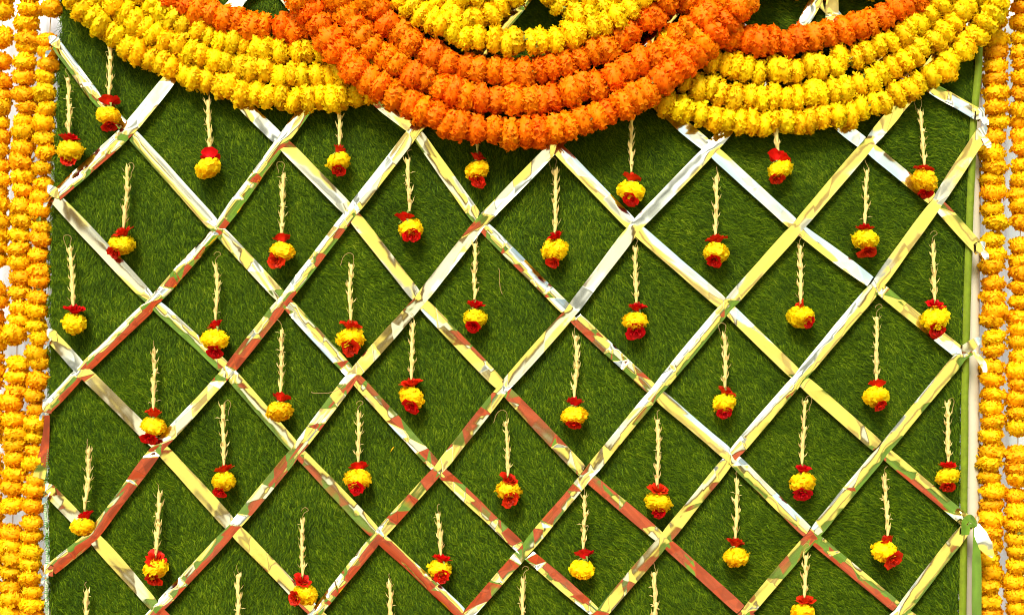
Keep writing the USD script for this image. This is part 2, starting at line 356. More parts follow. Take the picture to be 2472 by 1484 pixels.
def rose(seed, closed=0.0):
    r = np.random.default_rng(seed); out = []; n = 20
    for k in range(n):
        t = k / (n - 1); a0 = k * 2.3999 + r.normal(0, .2); wid = 0.55 + 0.45 * t + r.normal(0, .05)
        r0 = 0.06 + 0.36 * t; fl = (0.05 + 0.62 * t ** 1.5) * (1 - .4 * closed); h = (0.95 - 0.28 * t) * r.uniform(.9, 1.1)
        U, Vv = np.meshgrid(np.linspace(-1, 1, 5), np.linspace(0, 1, 5))
        ang = a0 + U * wid * (0.55 + 0.45 * np.sin(np.pi * np.clip(Vv * .8 + .15, 0, 1)))
        rr = r0 * (0.5 + 0.5 * np.sqrt(Vv)) + fl * Vv ** 2 + 0.05 * np.cos(U * 5 + k) * Vv
        z = h * Vv * (1 - 0.18 * U ** 2) - 0.22 * t * np.clip(Vv - .7, 0, 1) * 3 * fl + r.normal(0, .02, U.shape)
        V = np.stack([rr * np.cos(ang), rr * np.sin(ang), z - 0.35], -1).reshape(-1, 3) + r.normal(0, .018, (25, 3))
        F = [];
        for i in range(4):
            for j in range(4):
                a = i * 5 + j; F += [(a, a + 1, a + 6), (a, a + 6, a + 5)]
        out.append((V, np.array(F)))
    return Shape(join(out), True)
ROSES = [rose(200 + k, (k % 3) * .5) for k in range(7)]

def calyx(seed):
    r = np.random.default_rng(seed); out = [tube([[0, 0, -0.012], [0, 0, 0], [0, 0, 0.006]], 0.0065, 7, [0.45, 1, 0.8])]
    for k in range(5):
        a = k * 1.2566 + r.normal(0, .2); d = np.array([math.cos(a), math.sin(a), 0]); s = np.array([-d[1], d[0], 0]) * 0.003
        b = d * 0.005; m = d * 0.013 + [0, 0, r.uniform(-.006, .004)]; e = d * 0.019 + [0, 0, r.uniform(-.016, 0)]
        out.append((np.array([b - s, b + s, m + s, m - s, e]) + [0, 0, .004], np.array([[0, 1, 2], [0, 2, 3], [3, 2, 4]])))
    return Shape(join(out))
CALYX = [calyx(300 + k) for k in range(4)]

def tuberose(seed):
    """a bud with its pointed petals: narrow at the bottom, tips spreading at the top; 25 mm tall, axis z"""
    r = np.random.default_rng(seed); n = 8; prof = [(0, 3.6), (9, 4.6), (18, 6.0), (25, 6.6), (28, 4.0)]; V = []; F = []
    for z, q in prof:
        for k in range(n):
            a = 2 * math.pi * k / n; V.append((q * math.cos(a) * r.uniform(.9, 1.1), q * math.sin(a) * r.uniform(.9, 1.1), z))
    for i in range(len(prof) - 1):
        for k in range(n):
            a, b = i * n + k, i * n + (k + 1) % n; F += [(a, b, b + n), (a, b + n, a + n)]
    out = [(np.array(V, float), np.array(F))]
    for k in range(5):
        a = k * 1.2566 + r.normal(0, .3); d = np.array([math.cos(a), math.sin(a), 0]); s = np.array([-d[1], d[0], 0])
        sp = r.choice([0.3, 0.5, 0.85, 1.4], p=[.3, .4, .2, .1]); Lg = r.uniform(12, 22)
        u = np.array([0, 0, 1.0]); dirn = d * math.sin(sp) + u * math.cos(sp)
        b = d * 5.0 + u * r.uniform(13, 21); m = b + dirn * Lg * .5 + d * .8; e = b + dirn * Lg + u * (2 - 4 * (sp > .9)); w = r.uniform(2.8, 4.2)
        nn = np.cross(dirn, s) * 1.1
        out.append((np.array([b - s * w * .7, b + s * w * .7, m - s * w, m + nn, m + s * w, e]), np.array([[0, 1, 3], [0, 3, 2], [1, 4, 3], [2, 3, 5], [3, 4, 5]])))
    v, f = join(out)
    return Shape((v / 1000, f), 50)
TUBE = [tuberose(400 + k) for k in range(9)]

# ------------------------------------------------------------------ garlands
def arc(points, d):
    """smooth curve through wall points (a, b); d a depth or one per point; returns dense 3-D points"""
    p = np.array([wp(a, b, dd) for (a, b), dd in zip(points, np.broadcast_to(d, len(points)))])
    tck, _ = splprep(p.T, s=0.00002 * len(p), k=3)
    return np.stack(splev(np.linspace(0, 1, 900), tck), 1)

def garland(name, label, cat, pts, d, R, pitch, shapes, mat, group=None, gaps=(), seed=0, part_name='marigold', flat=1.0):
    r = np.random.default_rng(1000 + seed)
    C = arc(pts, d); L = np.concatenate([[0], np.cumsum(np.linalg.norm(np.diff(C, axis=0), axis=1))]); T = np.gradient(C, axis=0)
    base = C[0].copy(); t = thing(name, label, cat, base, 'hanging marigold strings at the sides' if name == 'marigold_string' else 'marigold swags along the top')
    part(t, 'thread', tube(C[::18] - base, 0.0012, 5), WIRE)
    s = pitch * 0.3
    while s < L[-1]:
        p = np.array([np.interp(s, L, C[:, k]) for k in range(3)]); tan = np.array([np.interp(s, L, T[:, k]) for k in range(3)]); tan /= np.linalg.norm(tan)
        b = H / 2 - (p[2] - CZ) * 1000
        if not any(g0 < b < g1 for g0, g1 in gaps):
            ax = tan + r.normal(0, 0.13, 3)
            if r.random() < .5: ax = -ax
            k = R * r.uniform(0.90, 1.10)
            M = mat4(frame(ax, r.uniform(0, 6.28)), p - base + r.normal(0, .0035, 3), k * np.array([1, 1, flat * r.uniform(.9, 1.15)]))
            part(t, part_name, shapes[r.integers(len(shapes))], mat, M)
            if r.random() < 0.10:
                e = frame(tan, r.uniform(0, 6.28))
                part(t, 'calyx', CALYX[r.integers(4)], SEPAL, mat4(frame(ax), p - base + (e[:, 0] * .3) * R + tan * pitch * .5, 1.0))
        s += pitch * r.uniform(0.90, 1.10)
    return t

Y1 = [(165, -120), (180, -40), (192, 20), (244, 58), (288, 88), (328, 112), (372, 142), (413, 162), (457, 187), (501, 203), (548, 216), (592, 228), (640, 233), (686, 241), (753, 240), (807, 233), (855, 233), (905, 226), (960, 205), (1010, 170)]
Y2 = [(225, -120), (245, -40), (271, 17), (325, 47), (359, 71), (399, 91), (436, 112), (463, 125), (507, 143), (541, 150), (575, 160), (609, 174), (652, 183), (703, 189), (753, 189), (807, 183), (860, 176), (920, 155), (970, 120)]
Y3 = [(300, -120), (325, -40), (355, 10), (382, 34), (423, 51), (457, 66), (507, 85), (541, 97), (589, 110), (635, 122), (679, 130), (730, 135), (770, 135), (815, 131), (870, 110), (930, 70)]
OL = [(350, -120), (385, -40), (423, 7), (474, 22), (507, 39), (548, 53), (592, 63), (630, 70), (679, 79), (726, 80), (765, 66), (800, 40), (840, 0), (880, -60)]
garland('marigold_garland', 'lowest yellow marigold swag at upper left', 'garland', Y1, .050, .0355, .0300, DISC, YEL, None, seed=1)
garland('marigold_garland', 'second lowest yellow marigold swag at upper left', 'garland', Y2, .052, .0355, .0300, DISC, YEL, None, seed=2)
garland('marigold_garland', 'highest yellow marigold swag at upper left, just under the orange one', 'garland', Y3, .054, .0355, .0300, DISC, YEL, None, seed=3)
garland('marigold_garland', 'short orange marigold swag above the yellow swags at upper left', 'garland', OL, .058, .039, .0340, SHAG, ORA, None, seed=4)
OR_ = [(1600, -70), (1660, 10), (1700, 70), (1750, 108), (1790, 113), (1828, 109), (1862, 108), (1900, 104), (1945, 101), (1985, 96), (2020, 86), (2055, 71), (2090, 55), (2156, 27), (2190, 12), (2240, -10), (2330, -60)]
YR3 = [(1600, 90), (1660, 140), (1710, 159), (1743, 170), (1790, 173), (1825, 173), (1879, 172), (1936, 164), (1987, 158), (2038, 147), (2078, 134), (2122, 117), (2156, 99), (2190, 73), (2224, 49), (2254, 22), (2285, -20), (2310, -90)]
YR2 = [(1540, 130), (1600, 185), (1649, 210), (1690, 222), (1737, 230), (1777, 238), (1818, 240), (1862, 243), (1890, 243), (1936, 237), (1980, 230), (2024, 220), (2065, 207), (2105, 193), (2146, 175), (2200, 134), (2234, 113), (2268, 84), (2295, 56), (2322, 25), (2345, -10), (2370, -90)]
YR1 = [(1500, 190), (1550, 228), (1601, 250), (1642, 265), (1682, 281), (1723, 292), (1767, 296), (1811, 297), (1862, 299), (1923, 297), (1963, 293), (2000, 285), (2038, 278), (2085, 265), (2122, 248), (2159, 231), (2193, 212), (2224, 195), (2254, 171), (2285, 148), (2315, 127), (2342, 102), (2364, 74), (2383, 43), (2396, 14), (2408, -30), (2420, -100)]
garland('marigold_garland', 'short orange marigold swag above the yellow swags at upper right', 'garland', OR_, .060, .038, .0335, SHAG, ORA, None, seed=5)
garland('marigold_garland', 'highest yellow marigold swag at upper right, just under the orange one', 'garland', YR3, .054, .0345, .0295, DISC, YEL, None, seed=6)
garland('marigold_garland', 'second lowest yellow marigold swag at upper right', 'garland', YR2, .052, .0345, .0295, DISC, YEL, None, seed=7)
garland('marigold_garland', 'lowest yellow marigold swag at upper right, reaching the right edge', 'garland', YR1, .050, .0345, .0295, DISC, YEL, None, seed=8)
garland('marigold_garland', 'yellow marigold garland showing only its underside along the top right', 'garland', [(1820, -34), (1920, -26), (2040, -24), (2140, -26), (2260, -26), (2350, -28), (2400, -40)], .05, .032, .030, DISC, YEL, None, seed=9)
O1 = [(690, -110), (712, -40), (738, 5), (763, 44), (786, 78), (812, 110), (838, 143), (865, 172), (893, 197), (925, 222), (960, 243), (1000, 268), (1018, 283), (1055, 294), (1090, 304), (1126, 314), (1159, 321), (1190, 326), (1226, 333), (1257, 335), (1285, 332), (1320, 323), (1365, 315), (1405, 305), (1446, 288), (1486, 269), (1530, 243), (1561, 223), (1591, 200), (1628, 176), (1662, 147), (1689, 112), (1710, 81), (1737, 51), (1777, 28), (1806, 0), (1840, -60)]
O2 = [(765, -110), (792, -40), (818, 10), (845, 52), (872, 88), (908, 122), (950, 155), (1000, 188), (1040, 212), (1074, 230), (1111, 239), (1153, 245), (1184, 251), (1226, 256), (1261, 256), (1304, 250), (1354, 242), (1398, 231), (1439, 213), (1486, 189), (1527, 167), (1567, 142), (1601, 115), (1642, 92), (1680, 64), (1716, 36), (1755, 5), (1790, -60)]
O3 = [(845, -110), (868, -40), (892, 2), (918, 36), (950, 72), (988, 106), (1030, 140), (1070, 166), (1111, 181), (1165, 184), (1226, 187), (1257, 189), (1304, 183), (1354, 168), (1398, 148), (1446, 126), (1493, 100), (1534, 74), (1561, 51), (1591, 27), (1625, 2), (1670, -60)]
O4 = [(985, -60), (1010, -20), (1040, 8), (1080, 10), (1140, -15), (1200, -60)]
O5 = [(1570, -60), (1545, -20), (1515, 6), (1475, 8), (1420, -15), (1370, -60)]
garland('marigold_garland', 'long lowest orange marigold swag dipping at the centre', 'garland', O1, .100, .0395, .0350, SHAG, ORA, None, seed=10)
garland('marigold_garland', 'second lowest orange marigold swag at the centre', 'garland', O2, .092, .0395, .0350, SHAG, ORA, None, seed=11)
garland('marigold_garland', 'highest orange marigold swag, just under the bright yellow one', 'garland', O3, .088, .0385, .0350, SHAG, ORA, None, seed=12)
garland('marigold_garland', 'orange marigold strand peeping out at top left of the yellow centre', 'garland', O4, .070, .034, .034, SHAG, ORA, None, seed=13)
garland('marigold_garland', 'orange marigold strand peeping out at top right of the yellow centre', 'garland', O5, .070, .034, .034, SHAG, ORA, None, seed=14)
C1 = [(920, -110), (938, -40), (962, 8), (990, 28), (1017, 48), (1048, 68), (1092, 90), (1130, 103), (1165, 110), (1193, 113), (1227, 115), (1261, 113), (1297, 114), (1334, 110), (1371, 104), (1412, 91), (1452, 73), (1486, 52), (1517, 33), (1551, 14), (1585, -12), (1620, -80)]
C2 = [(1285, -110), (1262, -50), (1240, -10), (1222, 22), (1200, 44), (1168, 60), (1130, 60), (1092, 48), (1062, 24), (1035, -20), (1015, -90)]
C3 = [(1245, -110), (1215, -50), (1185, -8), (1150, 14), (1112, 8), (1085, -20), (1065, -80)]
C4 = [(1270, -110), (1300, -50), (1322, -5), (1342, 28), (1366, 52), (1400, 58), (1440, 44), (1475, 20), (1500, -20), (1525, -90)]
C5 = [(1320, -110), (1350, -50), (1376, -8), (1405, 10), (1435, 0), (1465, -35), (1490, -90)]
C6 = [(1290, -100), (1240, -40), (1205, 14), (1170, 38), (1130, 30), (1090, 0), (1060, -60)]
garland('marigold_garland', 'bright yellow marigold swag below the small green triangle at top centre', 'garland', C1, .105, .0355, .0300, DISC, YEL, None, seed=15)
garland('marigold_garland', 'yellow marigold strand forming the left side of the green triangle', 'garland', C2, .088, .0355, .0300, DISC, YEL, None, seed=16)
garland('marigold_garland', 'upper yellow marigold strand left of the green triangle', 'garland', C3, .096, .0355, .0300, DISC, YEL, None, seed=17)
garland('marigold_garland', 'yellow marigold strand forming the right side of the green triangle', 'garland', C4, .088, .0355, .0300, DISC, YEL, None, seed=18)
garland('marigold_garland', 'upper yellow marigold strand right of the green triangle', 'garland', C5, .096, .0355, .0300, DISC, YEL, None, seed=19)

SA = [(-2, -60), (-3, 50), (-7, 170), (-10, 300), (-15, 400), (-18, 500), (-22, 650), (-27, 800), (-29, 900), (-30, 1100), (-32, 1540)]
SB = [(66, -60), (63, 17), (58, 100), (54, 237), (50, 338), (47, 457), (45, 567), (40, 700), (36, 787), (31, 872), (30, 940), (28, 1070), (26, 1210), (22, 1290), (21, 1420), (21, 1540)]
SC = [(128, -60), (125, 17), (120, 74), (115, 135), (111, 203), (107, 271), (102, 355), (99, 474), (99, 560), (96, 652), (92, 770), (90, 906), (85, 1070), (83, 1168), (80, 1262), (77, 1350), (76, 1437), (75, 1540)]
SD = [(2412, -60), (2411, 101), (2411, 237), (2408, 338), (2406, 456), (2408, 560), (2406, 640), (2406, 780), (2406, 905), (2402, 1035), (2399, 1224), (2400, 1315), (2396, 1400), (2397, 1472), (2396, 1540)]
SE = [(2478, -60), (2477, 101), (2476, 300), (2472, 500), (2470, 700), (2468, 900), (2466, 1100), (2464, 1300), (2463, 1540)]
garland('marigold_string', 'hanging marigold string cut off by the left edge of the picture', 'garland', SA, -.03, .0325, .034, DISC, AMB, None, gaps=[(28, 62), (110, 140), (640, 672), (1010, 1030)], seed=21, flat=1.1)
garland('marigold_string', 'hanging marigold string, middle one of the three on the left', 'garland', SB, -.025, .0325, .034, DISC, AMB, None, gaps=[(818, 856), (1228, 1256)], seed=22, flat=1.1)
garland('marigold_string', 'hanging marigold string against the left edge of the grass panel', 'garland', SC, -.005, .0295, .034, DISC, AMB, None, gaps=[(46, 60)], seed=23, flat=1.1)
garland('marigold_string', 'hanging marigold string next to the cream post on the right', 'garland', SD, -.03, .0335, .034, DISC, AMB, None, seed=24, flat=1.1)
garland('marigold_string', 'hanging marigold string cut off by the right edge of the picture', 'garland', SE, -.03, .0325, .034, DISC, AMB, None, gaps=[(560, 580), (1060, 1085)], seed=25, flat=1.1)

# ------------------------------------------------------------------ gold foil ribbons
def strip(path, width, mat_side=None, seed=0, tilt=None, crumple=None, nodes_s=(), across=15, step=0.0024):
    """foil strip along a 3-D polyline in planes close to the wall; tilt (deg, + leans to the sky) and crumple per path point"""
    r = np.random.default_rng(seed); path = np.asarray(path, float)
    L = np.concatenate([[0], np.cumsum(np.linalg.norm(np.diff(path, axis=0), axis=1))]); n = max(8, int(L[-1] / step)); S = np.linspace(0, L[-1], n)
    C = np.stack([np.interp(S, L, path[:, k]) for k in range(3)], 1)
    ker = np.ones(7) / 7
    C = np.stack([np.convolve(np.pad(C[:, k], 3, 'edge'), ker, 'valid') for k in range(3)], 1)
    T = np.gradient(C, axis=0); T /= np.linalg.norm(T, axis=1, keepdims=True)
    out = np.array([0, -1.0, 0]); side = np.cross(T, out); side /= np.linalg.norm(side, axis=1, keepdims=True); side *= np.where(side[:, 2:] < 0, -1, 1)
    nrm = np.cross(side, T); nrm *= np.where(nrm[:, 1:2] > 0, -1, 1)
    tl = np.radians(np.interp(S, L, tilt)) if tilt is not None else np.zeros(n)
    cr = np.interp(S, L, crumple) if crumple is not None else np.full(n, .3)
    tl = np.convolve(np.pad(tl, 6, 'edge'), np.ones(13) / 13, 'valid'); cr = np.convolve(np.pad(cr, 6, 'edge'), np.ones(13) / 13, 'valid')
    U = np.linspace(-1, 1, across); wd = width * (1 + 0.10 * (meshkit.fbm(np.stack([S * 9, S * 0, S * 0 + seed], 1), 2, seed) - .5) * 2)
    pin = np.zeros(n)
    for s0 in nodes_s: pin = np.maximum(pin, np.exp(-((S - s0) / 0.018) ** 2))
    wd = wd * (1 - 0.10 * pin) * (1 - 0.10 * cr)
    SS, UU = np.meshgrid(S, U, indexing='ij'); t = UU * (wd[:, None] / 2)
    h = np.zeros_like(SS)
    # the foil curls about axes that run slantwise along it, so reflections draw out into long streaks
    kk = r.uniform(-1, 1); z0 = S * 0
    for amp, fu, sd in ((0.0023, 0.85, 3), (0.0010, 1.9, 4)):
        rate = 26 * (meshkit.noise(np.stack([S * 3.5, z0 + seed * 2.7, z0 + sd], 1), sd) - .5)
        xi = UU * fu + (np.cumsum(rate) * (L[-1] / n))[:, None] * fu + seed * 5.3
        am = (0.14 + 0.75 * cr) * (0.4 + 1.2 * meshkit.noise(np.stack([S * 5, z0 + seed, z0 + 9], 1), sd + 1))
        h += amp * (meshkit.noise(np.stack([xi, xi * 0, xi * 0 + seed * 1.3], -1), seed + sd) - .5) * am[:, None]
    h += 0.0016 * (meshkit.noise(np.stack([SS * 12 + UU * .25, UU * 0, SS * 0 + seed * 2.3], -1), seed + 5) - .5) * (0.25 + 0.7 * cr[:, None])
    # creases: flat triangular facets folded between points along both edges
    from scipy.interpolate import LinearNDInterpolator
    pts, hs = [], []
    for u0 in (-1.15, 1.15):
        s0 = -0.02 + r.uniform(0, .02)
        while s0 < L[-1] + .05:
            c = np.interp(s0, S, cr) + .5 * np.interp(s0, S, pin)
            pts.append((s0, u0 * width / 2)); hs.append(r.normal(0, .0034) * min(1.15, c) ** 1.2); s0 += r.uniform(.016, .055) * (1.9 - min(1.0, c))
    for s0 in np.arange(0, L[-1], .02):
        c = np.interp(s0, S, cr)
        if r.random() < .22 * c: pts.append((s0 + r.uniform(-.01, .01), r.uniform(-.6, .6) * width / 2)); hs.append(r.normal(0, .0034) * c)
    for e0 in (-.03, L[-1] + .08): pts += [(e0, -width), (e0, width)]; hs += [0, 0]
    pts = np.array(pts); fi = LinearNDInterpolator(pts * [1, 1.0], hs, fill_value=0.0)
    h += fi(np.stack([SS, t], -1))
    # soft roll across the width
    h -= (0.45 + 0.7 * cr[:, None]) * width * 0.085 * (UU ** 2 + 0.5 * UU * math.copysign(1, kk)) * (2.4 * (meshkit.noise(np.stack([SS * 2.2, SS * 0 + seed, SS * 0], -1), 77) - .3))
    lift = -np.sin(tl)[:, None] * t          # upper edge leans back when tilt is positive
    V = C[:, None, :] + side[:, None, :] * (t * np.cos(tl)[:, None])[..., None] + nrm[:, None, :] * (h + lift)[..., None]
    V = V.reshape(-1, 3); m = across; i, j = np.meshgrid(np.arange(n - 1), np.arange(m - 1), indexing='ij'); a = (i * m + j).ravel()
    F = np.vstack([np.stack([a, a + 1, a + m + 1], 1), np.stack([a, a + m + 1, a + m], 1)])
    return V, F

def free_strip(path, width, side0, seed=0, amp=0.004, across=6):
    """short loose end of foil: 3-D path, width direction turning from side0"""
    p = np.asarray(path, float); tck, _ = splprep(p.T, s=0, k=min(3, len(p) - 1)); C = np.stack(splev(np.linspace(0, 1, 40), tck), 1)
    T = np.gradient(C, axis=0); T /= np.linalg.norm(T, axis=1, keepdims=True)
    r = np.random.default_rng(seed); sd = np.asarray(side0, float); V = []
    wl = np.broadcast_to(np.interp(np.linspace(0, 1, 40), np.linspace(0, 1, len(np.atleast_1d(width))), np.atleast_1d(width)), 40)
    for i in range(40):
        sd = sd - T[i] * (sd @ T[i]); sd /= np.linalg.norm(sd); nn = np.cross(T[i], sd)
        for u in np.linspace(-1, 1, across):
            hh = amp * .8 * (meshkit.noise(np.array([[i * .10, u * .7, seed]]), seed)[0] - .5)
            V.append(C[i] + sd * u * wl[i] / 2 + nn * hh)
    m = across; i, j = np.meshgrid(np.arange(39), np.arange(m - 1), indexing='ij'); a = (i * m + j).ravel()
    return np.array(V), np.vstack([np.stack([a, a + 1, a + m + 1], 1), np.stack([a, a + m + 1, a + m], 1)])

N = {}
def ribbon(label, pts, spans, depth, seed, width=.032, ends=()):
    """pts: wall points; spans: (tilt, crumple) for each stretch between them"""
    p = [wp(a, b, depth) for a, b in pts]; base = p[len(p) // 2]
    path, tl, cr, ns = [], [], [], []; L = 0
    for k in range(len(p) - 1):
        for t in (0.0, 0.12, 0.3, 0.5, 0.7, 0.88):
            path.append(p[k] * (1 - t) + p[k + 1] * t + np.array([0, 0.004 * math.sin(math.pi * t), 0]))
            e = 1.0 if 0.05 < t < 0.95 else 0.3
            tl.append(spans[k][0] * e); cr.append(spans[k][1] * (1.3 if spans[k][0] < 2.5 else 1.0) + (0.35 if t in (0.0,) else 0))
        L += np.linalg.norm(p[k + 1] - p[k]); ns.append(L)
    path.append(p[-1]); tl.append(spans[-1][0] * .5); cr.append(spans[-1][1])
    t = thing('foil_ribbon', label, 'ribbon', base, 'gold foil ribbons of the lattice')
    v, f = strip(path, width, seed=seed, tilt=tl, crumple=cr, nodes_s=ns[:-1])
    shp = Shape((v - base, f), True); pr = part(t, 'foil', shp, FOIL)
    g = v.reshape(-1, 15, 3); tn = np.gradient(g, axis=0); tn /= np.linalg.norm(tn, axis=2, keepdims=True)
    UsdGeom.PrimvarsAPI(pr).CreatePrimvar('drawn', Sdf.ValueTypeNames.Float3Array, 'vertex').Set(Vt.Vec3fArray.FromNumpy(tn.reshape(-1, 3).astype(np.float32)))
    for nm, (v, f) in ends:
        part(t, nm, Shape((v - base, f), True), FOIL_END)
    return t

B_, D_, M_ = (8, .12), (-6, .5), (1, .7)
def curl(a, b, sgn, seed, big=1.0):
    """knotted, curled end of a ribbon at the edge of the panel; sgn -1 left edge, +1 right edge"""
    k = sgn; o = wp(a, b, .035); e = lambda x, y, d: o + np.array([k * x, -d, -y]) * big / 1000
    L1 = free_strip([e(-14, 0, 0), e(-2, -6, 3), e(10, -12, 2), e(18, -2, -6), e(12, 8, -4)], [.022, .024, .018, .016, .008], [0, 0, 1], seed, .002)
    L2 = free_strip([e(0, 0, 2), e(6, 10, 6), e(12, 20, 10), e(14, 32, 14)], [.008, .013, .016, .010], [1, -.5, .3], seed + 1, .002)
    return [('knot', L1), ('tail', L2)]

slash = .033; back = .027
ribbon('gold foil ribbon rising right at far upper left under two flower drops', [(140, 475), (316, 318), (420, 190), (590, -5), (660, -90)], [(0, 1.0), (8, .25), (6, .2), (5, .3)], slash, 1, width=.037, ends=curl(136, 470, -1, 51))
ribbon('gold foil ribbon rising right, second from upper left corner', [(120, 985), (205, 893), (375, 730), (530, 555), (683, 345), (740, 270), (900, 85), (1000, -30)], [(-1, .6), (-6, .8), (2, 1.0), (3, 1.0), (8, .2), (6, .2), (5, .2)], slash, 2,
       ends=curl(122, 985, -1, 53, .8) + [('hanging_end', free_strip([wp(122, 1000, .03), wp(117, 1040, .02), wp(108, 1100, .012), wp(97, 1152, .014)], [.012, .016, .024, .030], [1, .3, 0], 54, .002))])
ribbon('gold foil ribbon rising right, third from upper left corner', [(130, 1370), (230, 1290), (390, 1075), (555, 895), (690, 725), (850, 515), (1003, 318), (1270, 0), (1330, -80)], [(-8, .5), (-7, .6), (8, .7), (-5, .5), (0, .8), (10, .4), (6, .3), (5, .2)], slash, 3, ends=curl(126, 1374, -1, 55, .8))
ribbon('gold foil ribbon rising right, fourth, starting at bottom left', [(340, 1520), (385, 1465), (568, 1270), (720, 1085), (855, 905), (1015, 725), (1160, 540), (1340, 355), (1420, 265), (1650, 0), (1720, -80)], [(0, .8), (2, .7), (5, .8), (1, .7), (6, .6), (8, .2), (8, .35), (5, .3), (6, .2), (5, .2)], slash, 4)
ribbon('gold foil ribbon rising right, fifth, brightest yellow in its middle', [(720, 1530), (765, 1475), (915, 1290), (1060, 1130), (1215, 935), (1375, 755), (1530, 550), (1713, 362), (1841, 210), (1935, 60), (1975, -10), (2000, -60)], [(-3, .8), (-3, .9), (-4, .8), (2, .6), (8, .2), (9, .08), (9, .08), (7, .3), (5, .2), (5, .2), (4, .3)], slash, 5)
ribbon('dull gold foil ribbon rising right, sixth, tan in its upper half', [(1080, 1535), (1125, 1484), (1265, 1325), (1415, 1145), (1580, 945), (1750, 740), (1920, 550), (2095, 345), (2165, 262), (2380, -10), (2440, -80)], [(-3, .8), (-3, .8), (-1, .7), (5, .7), (1, .4), (2, .08), (2, .15), (2, .1), (3, .2), (5, .2)], slash, 6)
ribbon('gold foil ribbon rising right, seventh, ending in a loop at right edge', [(1400, 1530), (1445, 1480), (1600, 1300), (1762, 1100), (1925, 910), (2110, 690), (2255, 490), (2362, 325)], [(4, .6), (4, .6), (6, .4), (8, .4), (9, .2), (2, .2), (6, .2)], slash, 7, ends=curl(2360, 330, 1, 61))
ribbon('silvery gold foil ribbon rising right, eighth, tied in a bow at right', [(1750, 1530), (1795, 1475), (1955, 1290), (2125, 1085), (2315, 855), (2340, 838)], [(0, .6), (0, .6), (10, .3), (8, .2), (4, .9)], slash, 8, ends=curl(2338, 842, 1, 63, 1.7))
ribbon('short gold foil ribbon rising right at the bottom right corner', [(2120, 1520), (2165, 1475), (2325, 1268), (2338, 1250)], [(7, .3), (7, .3), (3, .9)], slash, 9, width=.032,
       ends=[('knot', free_strip([wp(2318, 1285, .05), wp(2330, 1252, .058), wp(2342, 1262, .05), wp(2346, 1240, .05)], [.02, .03, .018, .014], [1, 0, .4], 71, .006)),
             ('tail', free_strip([wp(2343, 1256, .045), wp(2352, 1280, .056), wp(2362, 1308, .066), wp(2378, 1332, .074)], [.008, .030, .034, .010], [1, 0, .5], 72, .003)),
             ('hanging_end', free_strip([wp(2344, 1262, .035), wp(2352, 1330, .02), wp(2354, 1420, .015), wp(2356, 1540, .012)], [.010, .024, .026, .024], [1, .25, 0], 73, .002))])
ribbon('gold foil ribbon falling right, starting at the upper left corner', [(140, 110), (245, 250), (316, 318), (530, 555), (690, 725), (855, 905), (1060, 1130), (1265, 1325), (1445, 1480), (1500, 1530)], [(3, .8), (3, .8), (8, .15), (5, .6), (1, .8), (-2, .6), (-6, .6), (0, .7), (0, .7)], back, 11, ends=curl(140, 112, -1, 81))
ribbon('gold foil ribbon falling right from the left edge, second down', [(138, 478), (375, 730), (555, 895), (720, 1085), (915, 1290), (1124, 1484), (1180, 1535)], [(8, .1), (3, .7), (1, .3), (0, .3), (-5, .5), (-5, .5)], back, 12)
ribbon('gold foil ribbon falling right from the left edge, third down', [(130, 810), (205, 893), (390, 1075), (568, 1270), (765, 1475), (820, 1530)], [(6, .3), (8, .1), (8, .1), (8, .3), (4, .5)], back, 13, ends=curl(134, 812, -1, 83, .9))
ribbon('short gold foil ribbon falling right at the bottom left corner', [(125, 1180), (230, 1290), (385, 1465), (440, 1530)], [(6, .4), (8, .15), (2, .5)], back, 14, ends=curl(130, 1182, -1, 85, .9))
ribbon('gold foil ribbon falling right out from below the upper left yellow swags', [(480, 130), (590, 255), (683, 345), (850, 515), (1015, 725), (1215, 935), (1415, 1145), (1600, 1300), (1795, 1475), (1850, 1525)], [(6, .1), (8, .12), (8, .15), (7, .2), (2, .5), (-4, .5), (-7, .6), (-7, .4), (-6, .4)], back, 15)
ribbon('gold foil ribbon falling right, reddish brown below the left orange swag', [(640, -70), (735, 45), (910, 245), (1003, 318), (1160, 540), (1375, 755), (1580, 945), (1762, 1100), (1955, 1290), (2165, 1465), (2220, 1510)], [(6, .2), (-4, .2), (-6, .3), (-6, .35), (0, .7), (-4, .7), (8, .12), (7, .35), (-6, .5), (-6, .5)], back, 16)
ribbon('gold foil ribbon falling right from below the lowest orange swag', [(1000, -40), (1153, 140), (1280, 285), (1340, 355), (1530, 550), (1750, 740), (1925, 910), (2125, 1085), (2335, 1262)], [(2, .2), (-4, .2), (-4, .3), (8, .25), (8, .1), (8, .2), (5, .3), (-6, .5)], back, 17)
ribbon('whitish gold foil ribbon falling right to the bow at right edge', [(1300, -40), (1450, 120), (1620, 285), (1713, 362), (1920, 550), (2110, 690), (2315, 855)], [(5, .2), (5, .2), (8, .2), (10, .2), (9, .2), (2, .45)], back, 18)
ribbon('gold foil ribbon falling right below the upper right yellow swags', [(1662, -40), (1790, 75), (1905, 200), (2015, 300), (2095, 360), (2255, 490), (2362, 608)], [(6, .2), (6, .2), (6, .2), (8, .1), (8, .1), (0, .35)], back, 19, ends=curl(2358, 602, 1, 91, .8))
ribbon('short gold foil ribbon falling right at the upper right corner', [(1940, -40), (2020, 50), (2120, 148), (2240, 215), (2365, 285)], [(6, .2), (6, .2), (6, .2), (1, .5)], back, 20, ends=curl(2358, 282, 1, 93, .8))
ribbon('short upright gold foil ribbon above the right orange swag', [(2002, -80), (2000, 0), (2000, 110)], [(4, .3), (4, .2)], .050, 21, width=.030)

